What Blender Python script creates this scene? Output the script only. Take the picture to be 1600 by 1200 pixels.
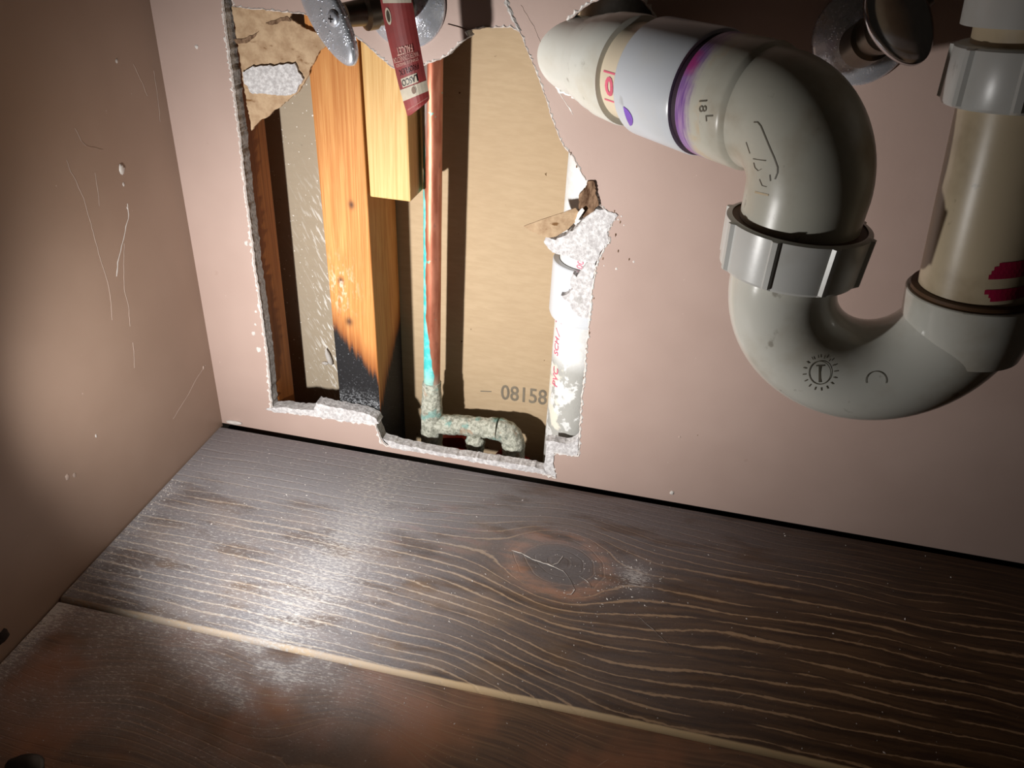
import bpy, bmesh, math, random
from mathutils import Vector, Matrix, noise as mnoise
from mathutils.geometry import tessellate_polygon

for o in list(bpy.data.objects):
    bpy.data.objects.remove(o, do_unlink=True)
scene = bpy.context.scene
COL = scene.collection
R_ = random.Random(7)

# ------------------------------------------------------------------ camera
FPX = 1200.2
YAW, PITCH, ROLL = -0.16782, -0.55528, 0.06838
CAM = Vector((0.42363, -0.62, 0.49922))
_f = Vector((math.sin(YAW)*math.cos(PITCH), math.cos(YAW)*math.cos(PITCH), math.sin(PITCH)))
_r = Vector((math.cos(YAW), -math.sin(YAW), 0))
_u = _r.cross(_f)
RT = _r*math.cos(ROLL) + _u*math.sin(ROLL)
UP = -_r*math.sin(ROLL) + _u*math.cos(ROLL)
cd = bpy.data.cameras.new('camera')
cam = bpy.data.objects.new('camera', cd)
COL.objects.link(cam)
cd.sensor_width = 36.0
cd.lens = FPX/1600*36.0
cd.clip_start = 0.01
M3 = Matrix((RT, UP, -_f)).transposed()
cam.matrix_world = Matrix.Translation(CAM) @ M3.to_4x4()
scene.camera = cam

# ------------------------------------------------------------------ world, torch, exposure
w = bpy.data.worlds.new('world'); scene.world = w
w.use_nodes = True
w.node_tree.nodes['Background'].inputs[0].default_value = (1.0, 0.80, 0.62, 1)
w.node_tree.nodes['Background'].inputs[1].default_value = 0.010

LPOS = Vector((0.103, -0.375, 0.185))
def spot(name, target, power, angle, blend, radius=0.009, col=(1.0, 0.975, 0.945)):
    l = bpy.data.lights.new(name, 'SPOT')
    l.energy = power; l.spot_size = math.radians(angle); l.spot_blend = blend
    l.shadow_soft_size = radius; l.color = col
    o = bpy.data.objects.new(name, l); COL.objects.link(o)
    o.location = LPOS
    o.rotation_euler = (Vector(target)-LPOS).to_track_quat('-Z', 'Y').to_euler()
    return o
spot('torch_beam', (0.32, 0.0, 0.215), 7.0, 68, 1.0)
spot('torch_spill', (0.252, 0.0, 0.155), 13.0, 129, 1.0)

vs = scene.view_settings
vs.view_transform = 'Standard'; vs.look = 'None'; vs.exposure = -0.14; vs.gamma = 1.0
vs.use_curve_mapping = False

# ------------------------------------------------------------------ pixel helpers (1600x1200 frame)
def ray(px, py):
    return _f + RT*((px-800)/FPX) + UP*((600-py)/FPX)
def U(px, py, Y=0.0):
    d = ray(px, py); return CAM + d*((Y-CAM.y)/d.y)
def UZ(px, py, Z=0.0):
    d = ray(px, py); return CAM + d*((Z-CAM.z)/d.z)
def UX(px, py, X=0.0):
    d = ray(px, py); return CAM + d*((X-CAM.x)/d.x)

# ------------------------------------------------------------------ node expressions
def lin(c):
    return tuple(((v/255)/12.92 if v/255 <= .04045 else ((v/255+.055)/1.055)**2.4) for v in c)
class E:
    def __init__(s, g, k): s.g = g; s.k = k
    def _m(s, op, b=None, c=None): return s.g.math(op, s, b, c)
    def __add__(s, b): return s._m('ADD', b)
    __radd__ = __add__
    def __sub__(s, b): return s._m('SUBTRACT', b)
    def __rsub__(s, b): return s.g.math('SUBTRACT', b, s)
    def __mul__(s, b): return s._m('MULTIPLY', b)
    __rmul__ = __mul__
    def __truediv__(s, b): return s._m('DIVIDE', b)
    def __rtruediv__(s, b): return s.g.math('DIVIDE', b, s)
    def __neg__(s): return s*-1.0
    def __pow__(s, b): return s._m('POWER', b)
class G:
    def __init__(s, name):
        s.mat = bpy.data.materials.new(name); s.mat.use_nodes = True
        s.t = s.mat.node_tree; s.b = s.t.nodes['Principled BSDF']
        s.geo = s.t.nodes.new('ShaderNodeNewGeometry')
        s.p = s.geo.outputs['Position']
        sp = s.t.nodes.new('ShaderNodeSeparateXYZ'); s.t.links.new(s.p, sp.inputs[0])
        s.x, s.y, s.z = (E(s, sp.outputs[i]) for i in range(3))
        sn = s.t.nodes.new('ShaderNodeSeparateXYZ'); s.t.links.new(s.geo.outputs['Normal'], sn.inputs[0])
        s.nx, s.ny, s.nz = (E(s, sn.outputs[i]) for i in range(3))
    def put(s, inp, v):
        if isinstance(v, E): v = v.k
        if isinstance(v, bpy.types.NodeSocket): s.t.links.new(v, inp)
        else:
            if isinstance(v, tuple) and len(v) == 3 and inp.type == 'RGBA': v = v + (1,)
            inp.default_value = v
    def math(s, op, a, b=None, c=None):
        n = s.t.nodes.new('ShaderNodeMath'); n.operation = op
        s.put(n.inputs[0], a)
        if b is not None: s.put(n.inputs[1], b)
        if c is not None: s.put(n.inputs[2], c)
        return E(s, n.outputs[0])
    def ss(s, a, b, x):
        n = s.t.nodes.new('ShaderNodeMapRange'); n.interpolation_type = 'SMOOTHSTEP'
        inv = False
        if not isinstance(a, E) and not isinstance(b, E) and a > b: a, b, inv = b, a, True
        s.put(n.inputs[0], x); s.put(n.inputs[1], a); s.put(n.inputs[2], b)
        r = E(s, n.outputs[0])
        return (1.0-r) if inv else r
    def vec(s, x, y, z):
        n = s.t.nodes.new('ShaderNodeCombineXYZ')
        for i, v in enumerate((x, y, z)): s.put(n.inputs[i], v)
        return n.outputs[0]
    def noise(s, scale, detail=3.0, rough=.55, v=None, dist=0.0):
        n = s.t.nodes.new('ShaderNodeTexNoise')
        if isinstance(scale, tuple):
            v = s.vec(s.x*scale[0], s.y*scale[1], s.z*scale[2]); scale = 1.0
        s.put(n.inputs['Vector'], s.p if v is None else v)
        n.inputs['Scale'].default_value = scale; n.inputs['Detail'].default_value = detail
        n.inputs['Roughness'].default_value = rough; n.inputs['Distortion'].default_value = dist
        return E(s, n.outputs[0])
    def voro(s, scale, v=None, feature='F1'):
        n = s.t.nodes.new('ShaderNodeTexVoronoi'); n.feature = feature
        s.put(n.inputs['Vector'], s.p if v is None else v); n.inputs['Scale'].default_value = scale
        return E(s, n.outputs[0])
    def mix(s, fac, a, b):
        n = s.t.nodes.new('ShaderNodeMix'); n.data_type = 'RGBA'
        s.put(n.inputs['Factor'], fac)
        s.put(n.inputs[6], lin(a) if isinstance(a, tuple) else a)
        s.put(n.inputs[7], lin(b) if isinstance(b, tuple) else b)
        return n.outputs[2]
    def mn(s, *a):
        r = a[0]
        for b in a[1:]: r = s.math('MINIMUM', r, b)
        return r
    def mx(s, *a):
        r = a[0]
        for b in a[1:]: r = s.math('MAXIMUM', r, b)
        return r
    def gauss(s, cx, cy, sx, sy, a, b):
        q = ((a-cx)/sx)*((a-cx)/sx) + ((b-cy)/sy)*((b-cy)/sy)
        return s.math('EXPONENT', q*-1.0)
    def done(s, color, rough=.5, metal=0.0, bump=None, strength=.3, dist=.001, spec=.5, coat=0.0):
        s.put(s.b.inputs['Base Color'], lin(color) if isinstance(color, tuple) else color)
        s.put(s.b.inputs['Roughness'], rough); s.put(s.b.inputs['Metallic'], metal)
        s.b.inputs['Specular IOR Level'].default_value = spec
        s.b.inputs['Coat Weight'].default_value = coat
        if bump is not None:
            n = s.t.nodes.new('ShaderNodeBump')
            n.inputs['Strength'].default_value = strength; n.inputs['Distance'].default_value = dist
            s.put(n.inputs['Height'], bump); s.t.links.new(n.outputs[0], s.b.inputs['Normal'])
        return s.mat

# ---- materials
def m_paint(name='pink_beige_paint', a=(168, 145, 135), b=(175, 152, 142)):
    g = G(name)
    n = g.noise(9, 3); f = g.noise(160, 3); s = g.noise(420, 1)
    c = g.mix(g.ss(.3, .7, n), a, b)
    c = g.mix(g.ss(.735, .76, f)*.35, c, (225, 205, 196))
    c = g.mix(g.ss(.74, .78, g.noise(70, 2))*.25, c, (150, 122, 110))
    return g.done(c, .46, bump=g.noise(240, 4)*.5 + n*2.0, strength=.10, dist=.0012, spec=.4)
def m_gyp():
    g = G('gypsum_core')
    n = g.noise(260, 5, .7); k = g.noise(60, 4)
    c = g.mix(g.ss(.35, .7, n), (176, 172, 172), (222, 220, 220))
    c = g.mix(g.ss(.60, .68, k)*.5, c, (150, 146, 142))
    return g.done(c, .9, bump=n + k, strength=.8, dist=.0015, spec=.1)
def m_gypgrey():
    g = G('grey_cut_gypsum')
    n = g.noise(330, 5, .7)
    c = g.mix(g.ss(.3, .7, n), (150, 145, 141), (200, 196, 192))
    return g.done(c, .9, bump=n, strength=.8, dist=.0015, spec=.1)
def m_rim():
    g = G('torn_white_paper')
    n = g.noise(300, 4, .7)
    c = g.mix(g.ss(.3, .6, n), (214, 202, 194), (236, 234, 230))
    return g.done(c, .9, bump=n, strength=.6, dist=.001, spec=.1)
def m_kraft():
    g = G('kraft_paper')
    n = g.noise((60, 60, 260), 4, .6); k = g.noise(14, 3)
    c = g.mix(g.ss(.3, .7, n), (172, 150, 121), (179, 157, 128))
    c = g.mix(g.ss(.35, .7, k)*.35, c, (166, 143, 115))
    c = g.mix(g.ss(.755, .78, g.noise(120, 2)), c, (95, 72, 48))
    # grey dust and plaster streaks left of the charred stud
    dl = g.ss(.155, .12, g.x)*g.ss(-.05, .02, g.z)
    c = g.mix(dl*.55, c, (168, 160, 146))
    st = g.noise(v=g.vec(g.x*330+g.z*160, g.y, g.z*70), scale=1.0, detail=4)
    low = g.mx(g.gauss(.10, .075, .022, .085, g.x, g.z), g.gauss(.10, .2, .03, .05, g.x, g.z)*.55)
    c = g.mix(g.ss(.54, .62, st)*low*1.2, c, (238, 236, 230))
    c = g.mix(g.ss(.70, .73, g.noise(300, 1))*dl, c, (240, 236, 228))
    return g.done(c, .85, bump=n, strength=.12, dist=.001, spec=.15)
def m_tornkraft():
    g = G('torn_brown_paper')
    n = g.noise(120, 5, .65)
    c = g.mix(g.ss(.3, .7, n), (160, 132, 104), (188, 162, 132))
    c = g.mix(g.ss(.62, .72, g.noise((70, 70, 170), 4)), c, (120, 88, 58))
    return g.done(c, .9, bump=n, strength=.5, dist=.001, spec=.1)
def m_darkpaper():
    g = G('dark_torn_paper')
    n = g.noise((200, 200, 90), 5, .65)
    c = g.mix(g.ss(.3, .7, n), (70, 48, 34), (150, 122, 98))
    return g.done(c, .9, bump=n, strength=.6, dist=.002, spec=.1)
def m_stud(name, base, dark, pale, char=False, seed=0.0):
    g = G(name)
    wob = g.noise(v=g.vec(g.x*9+seed, g.y*9, g.z*3), scale=1.0, detail=2)
    gr = g.noise(v=g.vec((g.x+wob*.02)*420+seed, (g.y+wob*.02)*420, g.z*7), scale=1.0, detail=3)
    fine = g.noise(v=g.vec(g.x*1400+seed, g.y*1400, g.z*30), scale=1.0, detail=2)
    c = g.mix(g.ss(.32, .68, gr), base, dark)
    c = g.mix(g.ss(.52, .75, fine)*.5, c, pale)
    c = g.mix(g.ss(.35, .7, g.noise((20, 20, 9), 2, v=None))*.4, c, dark)
    rough = .6
    if char:
        kn = g.mx(g.gauss(.158, .262, .0028, .004, g.x, g.z), g.gauss(.143, .185, .003, .004, g.x, g.z), g.gauss(.149, .142, .004, .005, g.x, g.z))
        c = g.mix(kn*.9, c, (60, 34, 24))
        sc = g.gauss(.142, .178, .014, .024, g.x, g.z)*g.ss(.5, .66, g.noise((300, 300, 120), 4))
        c = g.mix(sc*.7, c, (225, 200, 178))
        streak = g.noise(v=g.vec(g.x*300, g.y*300, g.z*10), scale=1.0, detail=2)
        zf = .130 - (g.x-.134)*1.15 + (streak-.5)*.028
        zs = .040 + (g.y-.014)*1.0 + (streak-.5)*.03
        side = g.ss(.3, .7, g.nx)
        zc = zf*(1.0-side) + zs*side
        scorch = g.ss(.036, .0, g.z-zc)
        burn = g.ss(.010, -.006, g.z-zc)
        c = g.mix(scorch*.75, c, (120, 58, 20))
        ash = g.noise(500, 3, .7)
        bc = g.mix(g.ss(.60, .76, ash), (26, 25, 27), (120, 122, 128))
        bc = g.mix(g.ss(.07, .03, g.z)*g.ss(.45, .62, ash)*(1.0-side), bc, (165, 168, 172))
        c = g.mix(burn, c, bc)
        rough = .65
    return g.done(c, rough, bump=gr + fine*.3, strength=.15, dist=.001, spec=.25)
def m_pvc(name, base, stain, amt=.5, rough=.28, seed=0.0):
    g = G(name)
    n = g.noise(v=g.vec(g.x*24+seed, g.y*24, g.z*24), scale=1.0, detail=4)
    k = g.noise(v=g.vec(g.x*90+seed, g.y*90, g.z*60), scale=1.0, detail=4)
    c = g.mix(g.ss(.45, .8, n)*amt, base, stain)
    c = g.mix(g.ss(.66, .76, k)*amt, c, tuple(int(v*.62) for v in stain))
    return g.done(c, rough, bump=g.noise(150, 2), strength=.03, dist=.001, spec=.45)
def m_chrome():
    g = G('spotted_chrome')
    d = g.voro(520); n = g.noise(90, 4)
    drop = g.ss(.45, .15, d)*g.ss(.45, .6, n)
    sp = g.ss(.55, .68, g.noise(380, 3))
    c = g.mix(sp*.4, (214, 218, 226), (168, 178, 204))
    return g.done(c, g.ss(.35, .7, n)*.14 + sp*.16 + .24, .7, bump=drop, strength=.35, dist=.0008)
def m_steel(name='plain_chrome', col=(200, 202, 206), r=.18):
    g = G(name); n = g.noise(200, 3)
    return g.done(g.mix(n*.5, col, tuple(int(v*.7) for v in col)), r, 1.0)
def m_copper():
    g = G('aged_copper')
    n = g.noise(v=g.vec(g.x*120, g.y*120, g.z*26), scale=1.0, detail=4)
    c = g.mix(g.ss(.3, .7, n), (150, 84, 62), (190, 124, 98))
    c = g.mix(g.ss(.6, .75, g.noise((260, 260, 90), 3))*.6, c, (120, 86, 76))
    # verdigris runs down the left flank and widens towards the fittings
    edge = (g.noise(v=g.vec(g.z*30, 3.0, 1.0), scale=1.0, detail=3)-.5)*.008
    wide = g.ss(.15, .07, g.z)*.0075 + g.ss(.26, .12, g.z)*.0015
    x0 = .2245 - .0052 + wide + edge
    left = g.ss(.0007, -.0005, g.x - x0)
    tone = g.mix(g.ss(.4, .65, g.noise(110, 3)), (64, 178, 178), (122, 206, 198))
    hi = g.ss(.38, .29, g.z)
    c = g.mix(left*hi, c, tone)
    sol = g.ss(.30, .36, g.z)*g.ss(.0007, -.0005, g.x-(.2245-.003))*.8
    c = g.mix(sol, c, (170, 168, 164))
    c = g.mix(g.ss(.69, .73, g.noise(95, 2))*.9, c, (96, 170, 150))
    c = g.mix(g.ss(.087, .052, g.z), c, (168, 172, 160))
    nonm = g.mx(left*hi, g.ss(.087, .052, g.z))
    return g.done(c, .42 + nonm*.4, (1.0-nonm)*.55, bump=n + left, strength=.25, dist=.001, spec=.4)
def m_crust():
    g = G('verdigris_crust')
    n = g.noise(240, 5, .7); k = g.noise(55, 3)
    c = g.mix(g.ss(.35, .65, n), (140, 141, 128), (196, 196, 182))
    c = g.mix(g.ss(.56, .68, k)*.6, c, (112, 168, 162))
    c = g.mix(g.ss(.60, .7, g.noise(70, 3, v=g.vec(g.x+3.0, g.y, g.z)))*.5, c, (150, 104, 70))
    c = g.mix(g.ss(.62, .7, g.noise(150, 3, v=g.vec(g.x+7.0, g.y, g.z)))*.7, c, (84, 90, 86))
    return g.done(c, .85, bump=n*1.0 + k, strength=.9, dist=.002, spec=.2)
def m_wallpipe():
    g = G('mud_smeared_white_pipe')
    n = g.noise(55, 5, .65); k = g.noise(150, 5, .7)
    c = g.mix(g.ss(.3, .7, k), (196, 196, 194), (212, 212, 210))
    lo = g.ss(.135, .115, g.z)
    c = g.mix(g.ss(.44, .49, n)*lo, c, (158, 157, 152))
    c = g.mix(g.ss(.56, .62, g.noise(38, 4, v=g.vec(g.x+5.0, g.y, g.z)))*lo, c, (206, 202, 188))
    c = g.mix(g.ss(.70, .74, k)*lo, c, (120, 118, 112))
    return g.done(c, .55, bump=n*lo + k*.3, strength=.5, dist=.002, spec=.3)
def m_primer():
    g = G('purple_primed_grey_pvc')
    t = (g.x-.359)*.7071 - g.y*.7071
    n = g.noise(60, 4); k = g.noise(v=g.vec(t*700, g.z*50, 0.0), scale=1.0, detail=3)
    c = g.mix(g.ss(.3, .7, k), (116, 76, 150), (166, 130, 180))
    c = g.mix(g.ss(.55, .7, g.noise(40, 2)), c, (170, 60, 130))
    m = g.ss(.1500, .1385, t + (n-.5)*.016 + (k-.5)*.006)
    c2 = g.mix(g.ss(.5, .7, n)*.5, (192, 190, 177), (196, 170, 132))
    return g.done(g.mix(m, c2, c), .38)
def m_plain(name, col, rough=.5, metal=0.0, var=.12, sc=80):
    g = G(name); n = g.noise(sc, 4)
    return g.done(g.mix(g.ss(.3, .7, n), col, tuple(int(v*(1-var)) for v in col)), rough, metal)

def m_floor(name, front):
    g = G(name)
    x, y = g.x, g.y
    kx, ky = .392, -.114
    warp = g.noise(6, 1)
    if front:
        u = (x-.28)/1.7; v = (y+.335) + (warp-.5)*.06; a2 = .0007
    else:
        u = (x-kx)/1.25; v = (y-ky) + (warp-.5)*.016; a2 = .00150
    r2 = u*u + v*v + .0001
    r = g.math('SQRT', r2)
    psi = v*(1.0 - g.mn(a2/r2, .985))
    wig = g.noise(v=g.vec(x*7, y*30, 0.0), scale=1.0, detail=2)
    jit = g.noise(v=g.vec(x*130, y*420, 0.0), scale=1.0, detail=3)
    if front:
        ph = psi/.0052 + wig*1.2 + jit*.15
        inside = None
    else:
        inside = g.ss(.0405, .036, r)
        # grain opens out to the right of the knot
        spc = .0088 + g.ss(.30, .50, x)*g.ss(.10, -.02, v)*.0042
        ph = (psi/spc + wig*1.3 + jit*.26)*(1.0-inside) + (r/.0075 + wig*1.8)*inside
    fr = g.math('FRACT', ph)
    d = g.math('ABSOLUTE', fr-.5)
    cell = g.math('FLOOR', ph)
    brk = g.noise(v=g.vec(x*11, cell*3.7, 2.0), scale=1.0, detail=2)
    wid = .022 + g.ss(.35, .70, brk)*.07
    line = g.ss(wid+.05, wid-.03, d)
    lm = line*g.ss(.36, .44, brk)
    soft = g.noise(v=g.vec(x*12, ph*2.6, 1.0), scale=1.0, detail=4)
    fine = g.noise(v=g.vec(x*60, ph*14.0, 4.0), scale=1.0, detail=3)
    if front:
        c = g.mix(g.ss(.3, .72, soft), (78, 57, 42), (114, 86, 62))
        c = g.mix(g.ss(.44, .70, g.noise(12, 3))*.75, c, (156, 104, 70))
        c = g.mix(lm*.5*g.ss(.40, .56, g.noise(8, 2)), c, (150, 122, 90))
    else:
        c = g.mix(g.ss(.3, .72, soft), (58, 41, 28), (94, 70, 47))
        c = g.mix(g.ss(.46, .68, g.noise(v=g.vec(x*20, y*30, 9.0), scale=1.0, detail=3))*.6*g.ss(.5, .3, x), c, (118, 88, 50))
        upper = g.ss(-.10, -.03, y + (wig-.5)*.05)
        lm2 = lm*(1.0-upper*.80)*(1.0-inside*.6)
        c = g.mix(lm2*.78, c, (172, 142, 108))
        red = g.noise(v=g.vec(x*24, y*110, 5.0), scale=1.0, detail=3)
        rm = g.gauss(.255, -.085, .07, .035, x, y)
        rn = (r-.035 + (jit-.5)*.012)/.008
        ring = g.math('EXPONENT', rn*rn*-1.0)
        c = g.mix(ring*.8*g.ss(.35, .6, red), c, (158, 104, 62))
        core = g.ss(.032, .022, r + (wig-.5)*.02)
        c = g.mix(core*.8, c, (66, 58, 54))
        en = (g.noise((30, 0, 0), 3)-.5)*.0025
        edge = g.ss(-.2548, -.2566, y+en)
        c = g.mix(edge*.92, c, (224, 192, 146))
    # plaster dust: a grey film, fine streaks caught in the grain, and a white swept band
    dn = g.noise(v=g.vec(x*210, y*640, 0.0), scale=1.0, detail=6, rough=.78)
    db = g.noise(v=g.vec(x*9, y*14, 3.0), scale=1.0, detail=4)
    worn = g.noise(v=g.vec(x*13, y*46, 15.0), scale=1.0, detail=4)
    pt = g.noise(v=g.vec(x*760, y*760, 3.0), scale=1.0, detail=2)
    sx = .208 + (y+.01)*.07 + (db-.5)*.06
    s1 = (x-sx)/.032
    streak = g.math('EXPONENT', s1*s1*-1.0)
    left = g.ss(.40, .20, x)
    wl = g.ss(.024, .004, x)
    if front:
        film = (left*.42 + streak*.34)*g.ss(.28, .60, db)*g.ss(-.44, -.28, y) + wl*.4 + .03
        grit = film*1.1 + left*.16
    else:
        wallband = g.ss(-.14, -.02, y)*g.ss(.78, .42, x)
        kr = g.gauss(.460, -.112, .020, .022, x, y)
        toplft = g.ss(-.16, -.03, y)*left
        film = left*.36 + streak*.20 + toplft*.26 + wallband*.36 + g.ss(.66, .40, x)*.12 + g.ss(.055, .03, r)*.10 + kr*.30
        film = film*(1.0 - g.ss(.50, .66, worn)*.5*(1.0-toplft*.6)) + wl*.2
        grit = left*.56 + streak*.24 - toplft*.22 + kr*.9 + wallband*.15
        c = g.mix(g.ss(.54, .60, red)*rm*.9, c, (138, 84, 60))
    gr = g.noise(v=g.vec(x*380, y*620, 8.0), scale=1.0, detail=5, rough=.75)
    c = g.mix(g.mn(film*(.35 + 1.3*gr)*1.05, .85), c, (166, 167, 174))
    thr = .70 - grit*.30
    dust = g.ss(0.0, .10, dn + lm*.03 - thr)*g.ss(.02, .15, grit)
    c = g.mix(dust*.7, c, (208, 206, 204))
    if not front:
        c = g.mix(lm*g.mn(left*.5, .45)*(1.0-toplft*.8)*g.ss(.35, .6, dn), c, (210, 203, 190))
    c = g.mix(g.ss(.70, .735, pt)*g.mn(film*1.3+(.35 if front else .12), 1.0)*.8, c, (226, 224, 220))
    sc = g.noise(v=g.vec((x+y)*22, (x-y)*420, 6.0), scale=1.0, detail=2)
    c = g.mix(g.ss(.715, .76, sc)*(.4 if front else .22), c, (190, 176, 158))
    rough = .50 + g.mn(film, 1.0)*.35
    return g.done(c, rough, bump=lm*-.6 + fine*.35 + dust*.5, strength=.30, dist=.0009, spec=.28)

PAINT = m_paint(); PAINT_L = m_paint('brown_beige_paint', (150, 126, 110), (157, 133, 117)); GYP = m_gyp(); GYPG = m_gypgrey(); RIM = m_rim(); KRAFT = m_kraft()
TORN = m_tornkraft(); DARKP = m_darkpaper()
STUD = m_stud('orange_pine_charred', (200, 142, 82), (176, 112, 56), (218, 168, 108), char=True)
BLOCK = m_stud('pale_pine', (212, 176, 118), (192, 150, 92), (226, 196, 144), seed=4.0)
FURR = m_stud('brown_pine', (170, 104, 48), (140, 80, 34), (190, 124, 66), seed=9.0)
PVC_W = m_pvc('white_pvc', (194, 198, 204), (196, 190, 176), .35, .3)
PVC_A = m_pvc('aged_white_pvc', (206, 206, 198), (178, 166, 142), .5, .32, 2.0)
PVC_C = m_pvc('cream_pvc', (212, 198, 174), (176, 150, 112), .6, .35, 5.0)
PVC_G = m_pvc('grey_white_pvc', (200, 199, 190), (150, 132, 102), .5, .16, 8.0)
PVC_E = m_pvc('stained_grey_pvc', (192, 190, 177), (146, 124, 94), .7, .32, 12.0)
PVC_T = m_pvc('yellowed_pvc', (198, 181, 152), (140, 120, 92), .75, .34, 17.0)
PVC_N = m_pvc('white_nut_plastic', (206, 206, 202), (160, 146, 120), .4, .28, 21.0)
SEAL = m_plain('brown_grime_seal', (96, 66, 40), .6)
PURPLE = m_primer()
PURPLE_S = m_plain('purple_primer_smear', (132, 92, 196), .4)
GAP = m_plain('dark_purple_gap', (52, 30, 48), .6)
CHROME = m_chrome(); STEEL = m_steel(); COPPER = m_copper(); CRUST = m_crust(); WPIPE = m_wallpipe()
BRASS = m_steel('dull_valve_metal', (120, 112, 100), .38)
RED = m_plain('red_tag_print', (124, 36, 34), .6)
TAGW = m_plain('cream_tag_print', (180, 170, 152), .6)
TXT_W = m_plain('tag_white_ink', (196, 150, 138), .6)
TXT_K = m_plain('black_ink', (26, 22, 22), .5)
TXT_D = m_plain('dark_red_ink', (84, 20, 22), .5)
INK = m_plain('grey_stamp_ink', (122, 112, 96), .7)
PINKINK = m_plain('pink_red_pipe_print', (222, 104, 128), .5)
REDINK = m_plain('red_pipe_print', (170, 20, 66), .5)
EMB = m_plain('shadowed_mould_mark', (104, 98, 84), .5)
REDPL = m_plain('dark_red_plastic', (150, 30, 20), .45)
BLACKM = m_plain('black_rubber', (18, 16, 16), .5)
WOODD = m_plain('dark_plate_wood', (96, 62, 34), .8)
FLOOR_B = m_floor('dusty_stained_board', False)
FLOOR_F = m_floor('worn_stained_board', True)
SCRATCH = m_plain('scratched_paint', (184, 163, 150), .7)
WHITEP = m_plain('white_plaster_spatter', (216, 210, 204), .8)
DARKCHIP = m_plain('dark_chip', (40, 28, 22), .8)

# ------------------------------------------------------------------ mesh helpers
def obj(name, verts, faces, mat, parent=None, smooth=False, sharp=None):
    me = bpy.data.meshes.new(name)
    me.from_pydata([tuple(v) for v in verts], [], faces)
    me.validate(); me.update()
    bm = bmesh.new(); bm.from_mesh(me)
    bmesh.ops.recalc_face_normals(bm, faces=bm.faces); bm.to_mesh(me); bm.free()
    me.materials.append(mat)
    if smooth:
        me.polygons.foreach_set('use_smooth', [True]*len(me.polygons))
        me.set_sharp_from_angle(angle=math.radians(sharp or 40))
    o = bpy.data.objects.new(name, me); COL.objects.link(o)
    if parent is not None:
        o.parent = parent
        o.matrix_parent_inverse = parent.matrix_basis.inverted()
    return o
def empty(name, loc):
    o = bpy.data.objects.new(name, None); COL.objects.link(o)
    o.location = loc; o.empty_display_size = .02
    return o
def tag(o, label, cat, group=None):
    o['label'] = label; o['category'] = cat
    if group: o['group'] = group
    return o
def struct(o, label=None):
    o['kind'] = 'structure'
    if label: o['label'] = label
    return o
def part_label(o, label): o['label'] = label; return o

def box(name, lo, hi, mat, parent=None, bev=.0012, shear=None):
    bm = bmesh.new(); bmesh.ops.create_cube(bm, size=1)
    for v in bm.verts:
        v.co = Vector([lo[i] + (v.co[i]+.5)*(hi[i]-lo[i]) for i in range(3)])
    if bev: bmesh.ops.bevel(bm, geom=list(bm.edges), offset=bev, segments=2, affect='EDGES', profile=.5)
    if shear:
        for v in bm.verts: v.co = shear(v.co)
    vs_ = [v.co.copy() for v in bm.verts]; bm.verts.index_update()
    fs = [[v.index for v in f.verts] for f in bm.faces]; bm.free()
    return obj(name, vs_, fs, mat, parent)

def frame_for(d, ref=Vector((0, 0, 1))):
    d = d.normalized()
    if abs(d.dot(ref)) > .98: ref = Vector((1, 0, 0))
    a = ref.cross(d).normalized(); b = d.cross(a).normalized()
    return a, b
def sweep(name, prof, mat, parent=None, seg=48, caps=True, smooth=True, sharp=35, disp=0.0, dfreq=150, radfn=None):
    """prof: list of (point, radius); rings perpendicular to the local path direction (parallel transport)"""
    pts = [Vector(p) for p, r in prof]; n = len(pts)
    dirs = []
    for i in range(n):
        j = i
        while j+1 < n and (pts[j+1]-pts[i]).length < 1e-7: j += 1
        k = i
        while k > 0 and (pts[k]-pts[i]).length < 1e-7: k -= 1
        nxt = pts[min(j+1 if j == i else j, n-1)] ; 
        a = pts[j+1]-pts[i] if j+1 < n else None
        kk = i
        while kk-1 >= 0 and (pts[kk-1]-pts[i]).length < 1e-7: kk -= 1
        b = pts[i]-pts[kk-1] if kk-1 >= 0 else None
        d = Vector((0, 0, 0))
        if a is not None: d += a.normalized()
        if b is not None: d += b.normalized()
        dirs.append(d.normalized())
    a, b = frame_for(dirs[0])
    V = []; F = []
    for i in range(n):
        if i:
            q = dirs[i-1].rotation_difference(dirs[i]); a = q @ a; b = q @ b
        for k in range(seg):
            t = 2*math.pi*k/seg
            r = prof[i][1]
            if radfn: r = radfn(i, t, r)
            dv = a*math.cos(t) + b*math.sin(t)
            p = pts[i] + dv*r
            if disp: p += dv*disp*(mnoise.noise(p*dfreq) + .5*mnoise.noise(p*dfreq*2.3))
            V.append(p)
    for i in range(n-1):
        for k in range(seg):
            k2 = (k+1) % seg
            F.append((i*seg+k, i*seg+k2, (i+1)*seg+k2, (i+1)*seg+k))
    if caps:
        F.append(tuple(range(seg))); F.append(tuple(range((n-1)*seg, n*seg)))
    return obj(name, V, F, mat, parent, smooth, sharp)
def line_prof(p0, p1, stops):
    """stops: (distance from p0, radius)"""
    p0 = Vector(p0); d = (Vector(p1)-p0).normalized()
    return [(p0 + d*t, r) for t, r in stops]
def arc(c, a, b, rad, t0, t1, n):
    return [Vector(c) + (Vector(a)*math.cos(t0+(t1-t0)*i/n) + Vector(b)*math.sin(t0+(t1-t0)*i/n))*rad for i in range(n+1)]

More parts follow.
